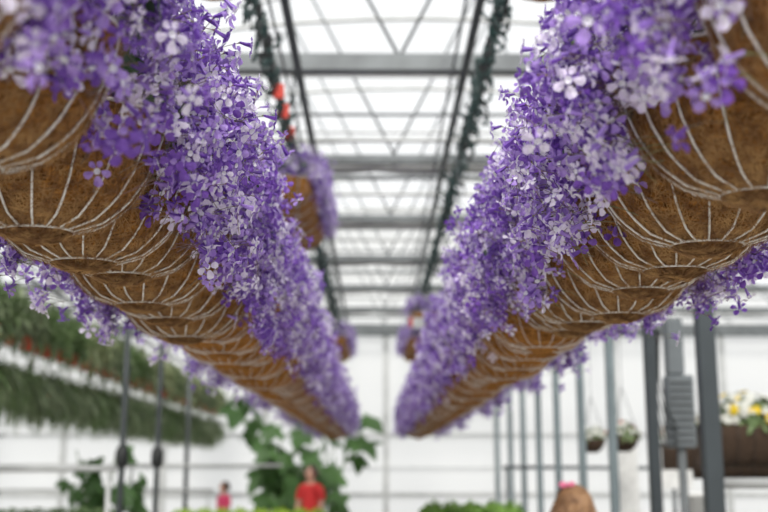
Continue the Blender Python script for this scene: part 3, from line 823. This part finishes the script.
# ------------------------------------------------------------------ tall broad-leaved shrub in the middle distance, and climber at left
def big_leaf(mi=0):
    V = [(0, 0, 0)]; F = []; n = 15
    for i in range(n):
        a = -PI * .42 + 2 * PI * .92 * i / (n - 1) - PI * .5 + PI * .0
        a = PI * .5 + (i / (n - 1) - .5) * 2 * PI * .86
        rr = .16 * (1 + .30 * math.cos((i - (n - 1) / 2) * PI * 2 / 3.5)) * (.8 + .3 * math.sin(a))
        V.append((rr * math.cos(a), rr * math.sin(a) + .02, -.35 * rr * rr / .16 + .02 * math.sin(i)))
    for i in range(n - 1): F.append((0, 1 + i, 2 + i))
    return np.array(V, float), np.array(F), np.full(len(F), mi)
def tall_shrub(name, loc, seed, H, rad, stems, leaf, lab, cat, ls=1.0, base=.9, per=9):
    rg = np.random.default_rng(seed); r = empty(name, loc, 0, lab, cat)
    p = MB(); p.lathe([(0, 0), (.17, 0), (.23, .36), (.25, .36), (.25, .40), (.22, .40), (.2, .35), (0, .34)], 24); p.build('pot', 'black', r)
    P = []; U = []
    for s in range(stems):
        a = 2 * PI * s / stems + rg.uniform(-.3, .3); tip = np.array([math.cos(a) * rad * rg.uniform(.5, 1), math.sin(a) * rad * .7, H * rg.uniform(.72, 1)])
        pts = []
        for j in range(7):
            u = j / 6; q = np.array([tip[0] * u ** 1.4, tip[1] * u ** 1.4, .34 + (tip[2] - .34) * u]) + (rg.normal(0, .02, 3) if j else 0); pts.append(tuple(q))
        m = MB(); m.tube(pts, [.018 - .002 * j for j in range(7)], 6); m.build('stem', 'leaf_light', r)
        for q in range(per):
            u = rg.uniform(.30, 1.02); c = np.array([tip[0] * u ** 1.4, tip[1] * u ** 1.4, .34 + (tip[2] - .34) * u])
            d = rg.normal(size=3); d[2] = d[2] * .3 + .1; d /= np.linalg.norm(d); P.append(c + d * rg.uniform(.10, .26) * ls); U.append(d)
    P = np.array(P); U = np.array(U)
    U2 = U * np.array([1, 1, .3]) + np.array([0, 0, -.5]); N = U * .6 + np.array([0, -.5, .6]) + rg.normal(0, .35, P.shape)
    A = frames(P, N, U2, rg.uniform(.7, 1.25, len(P)) * ls)
    for i in np.argsort(P[:, 1])[:90]:
        mm = np.eye(4); mm[:3] = A[i]; o = link('leaf', BIG[leaf], r); o.matrix_local = Matrix(mm.tolist())
BIG = {m: np_mesh('leaf', *big_leaf(), [m]) for m in ('leaf', 'leaf_light', 'leaf_fresh')}
BIG['leaf_mid'] = np_mesh('leaf', *big_leaf(), ['leaf_mid'])
tall_shrub('fig_shrub', (-1.3, 17.3, 0), 21, 2.55, 1.2, 13, 'leaf_mid', 'tall shrub with large lobed green leaves in front of the white end wall', 'shrub', 1.5, per=7)
tall_shrub('broadleaf_plant', (-2.95, 11.8, 0), 22, 1.92, .45, 6, 'leaf_mid', 'leafy green plant standing below the lower spider plant row at left', 'plant', .8, per=14)

# ------------------------------------------------------------------ people
def skin_obj(name, joints, edges, radii, m, parent, sub=2):
    me = bpy.data.meshes.new(name); me.from_pydata(joints, edges, []); o = link(name, me, parent)
    me.materials.append(M[m])
    o.modifiers.new('skin', 'SKIN'); sv = me.skin_vertices[0].data
    for i, r in enumerate(radii): sv[i].radius = r if isinstance(r, tuple) else (r, r)
    sv[0].use_root = True
    sb = o.modifiers.new('sub', 'SUBSURF'); sb.levels = sub; sb.render_levels = sub
    dg = bpy.context.evaluated_depsgraph_get(); ev = o.evaluated_get(dg); nm = bpy.data.meshes.new_from_object(ev)
    o.modifiers.clear(); o.data = nm
    for p in nm.polygons: p.use_smooth = True
    return o
def head_into(o, hc, s, mi=0):
    b = MB(); b.ball(hc, (.075 * s, .095 * s, .115 * s), 20); b.ball((hc[0], hc[1] + .094 * s, hc[2] - .012 * s), (.013 * s, .02 * s, .022 * s), 8)
    for q in (-1, 1):
        b.ball((hc[0] + q * .078 * s, hc[1], hc[2] - .005), (.012 * s, .022 * s, .032 * s), 8)
        b.ball((hc[0] + q * .03 * s, hc[1] + .083 * s, hc[2] + .01 * s), (.014 * s, .008 * s, .009 * s), 8)
    b.ball((hc[0], hc[1] + .082 * s, hc[2] - .055 * s), (.026 * s, .008 * s, .009 * s), 8)
    me = o.data; bm = bmesh.new(); bm.from_mesh(me); t = b.mesh('h', M['skin']); bm.from_mesh(t); bm.to_mesh(me); bm.free()
    for p in me.polygons: p.use_smooth = True
def person(loc, rz, H, top, hair, legs, lab, hold=False, long_hair=False, bow=False):
    s = H / 1.72; r = empty('person', loc, rz, lab, 'person'); Z = lambda *p: tuple(q * s for q in p)
    J = [Z(0, 0, .95), Z(0, 0, 1.12), Z(0, 0, 1.32), Z(0, .0, 1.45), Z(0, .005, 1.53),
         Z(-.17, 0, 1.40), Z(-.22, .02, 1.13), Z(-.19, .16, .98), Z(-.17, .22, .96),
         Z(.17, 0, 1.40), Z(.22, .02, 1.13), Z(.19, .16, .98), Z(.17, .22, .96),
         Z(-.09, 0, .88), Z(-.10, .01, .50), Z(-.10, -.02, .09), Z(-.10, .12, .03),
         Z(.09, 0, .88), Z(.10, .01, .50), Z(.10, -.02, .09), Z(.10, .12, .03)]
    E = [(0, 1), (1, 2), (2, 3), (3, 4), (3, 5), (5, 6), (6, 7), (7, 8), (3, 9), (9, 10), (10, 11), (11, 12), (0, 13), (13, 14), (14, 15), (15, 16), (0, 17), (17, 18), (18, 19), (19, 20)]
    Rr = [.13, .12, .13, .075, .05, .055, .042, .028, .03, .055, .042, .028, .03, .08, .055, .038, .035, .08, .055, .038, .035]
    body = skin_obj('body', J, E, [(q * s * 1.0, q * s * .8) for q in Rr], 'skin', r); head_into(body, Z(0, .015, 1.615), s)
    # five fingers per hand, curled, joined into the body mesh
    fb = MB()
    for sg in (-1, 1):
        for k_, ln in enumerate((.075, .085, .08, .065)):
            x = sg * (.17 + .018 * (k_ - 1.5)); fb.tube([Z(x, .235, .955), Z(x, .235 + ln * .5, .945), Z(x, .235 + ln * .85, .92), Z(x, .235 + ln, .895)], [.009 * s, .009 * s, .008 * s, .006 * s], 6)
        fb.tube([Z(sg * .15, .21, .96), Z(sg * .125, .24, .955), Z(sg * .118, .27, .94)], [.011 * s, .010 * s, .008 * s], 6)
    me = body.data; bm = bmesh.new(); bm.from_mesh(me); bm.from_mesh(fb.mesh('f', M['skin'])); bm.to_mesh(me); bm.free()
    skin_obj('shirt', [Z(0, 0, .90), Z(0, 0, 1.12), Z(0, 0, 1.32), Z(0, 0, 1.44), Z(-.18, 0, 1.40), Z(-.22, .01, 1.20), Z(.18, 0, 1.40), Z(.22, .01, 1.20)],
             [(0, 1), (1, 2), (2, 3), (3, 4), (4, 5), (3, 6), (6, 7)], [(q * s, q * s * .85) for q in (.155, .145, .155, .09, .075, .062, .075, .062)], top, r)
    skin_obj('trousers', [Z(0, 0, .96), Z(-.095, 0, .85), Z(-.10, .01, .5), Z(-.10, -.02, .1), Z(.095, 0, .85), Z(.10, .01, .5), Z(.10, -.02, .1)],
             [(0, 1), (1, 2), (2, 3), (0, 4), (4, 5), (5, 6)], [(q * s, q * s) for q in (.14, .10, .075, .06, .10, .075, .06)], legs, r)
    for sg in (-1, 1):
        sh = MB(); sh.ball(Z(sg * .10, .06, .035), (.05 * s, .14 * s, .04 * s), 12); sh.build('shoe', 'black', r)
    # hair: cap of strands
    hb = MB(); hc = Vector(Z(0, -.008, 1.632)); rg = random.Random(3)
    hb.ball(hc + Vector((0, -.012 * s, .008 * s)), (.094 * s, .102 * s, .112 * s), 20)
    for i in range(150 if long_hair else 60):
        a = rg.uniform(-PI * .98, -.02) if i % 4 else rg.uniform(0, 2 * PI)
        e0 = rg.uniform(.15, 1.2); pts = []
        L = (.30 if long_hair else .10)
        for j in range(6):
            ph = e0 + (PI / 2 - e0) * min(1, j / 2.5); rad = 1.05 + .03 * math.sin(j * 2 + i)
            p = hc + Vector((math.cos(a) * (.100 if long_hair else .090) * math.sin(ph), math.sin(a) * .104 * math.sin(ph), .12 * math.cos(ph))) * s * rad
            if j > 2: p.z -= L * s * (j - 2.5) / 3.5; p.x += rg.uniform(-.028, .028)
            pts.append(p)
        hb.tube(pts, [.004 * s, .010 * s, .012 * s, .012 * s, .010 * s, .003 * s], 5)
    ho = hb.build('hair', hair, r)
    if bow:
        bb = MB()
        for q in (-1, 1): bb.ball(Vector(Z(-.05 + q * .028, -.03, 1.757)), (.03 * s, .016 * s, .02 * s), 10)
        bb.ball(Vector(Z(-.05, -.03, 1.757)), .012 * s, 8); bb.build('hair_bow', 'pink', ho)
    if hold: pass
    return r
person((1.0, 5.55, 0), .35, 1.48, 'white_plastic', 'hair_blond', 'denim', 'girl seen from behind with light brown hair and pink bow at the bottom edge', long_hair=True, bow=True)
person((-.93, 15.6, 0), 2.6, 1.60, 'red_cloth', 'hair_dark', 'denim', 'person in a red top standing before the tall shrub')
person((-2.55, 18.4, 0), 2.2, 1.34, 'pink_cloth', 'hair_dark', 'denim', 'small person in a pink top standing left of the tall shrub')
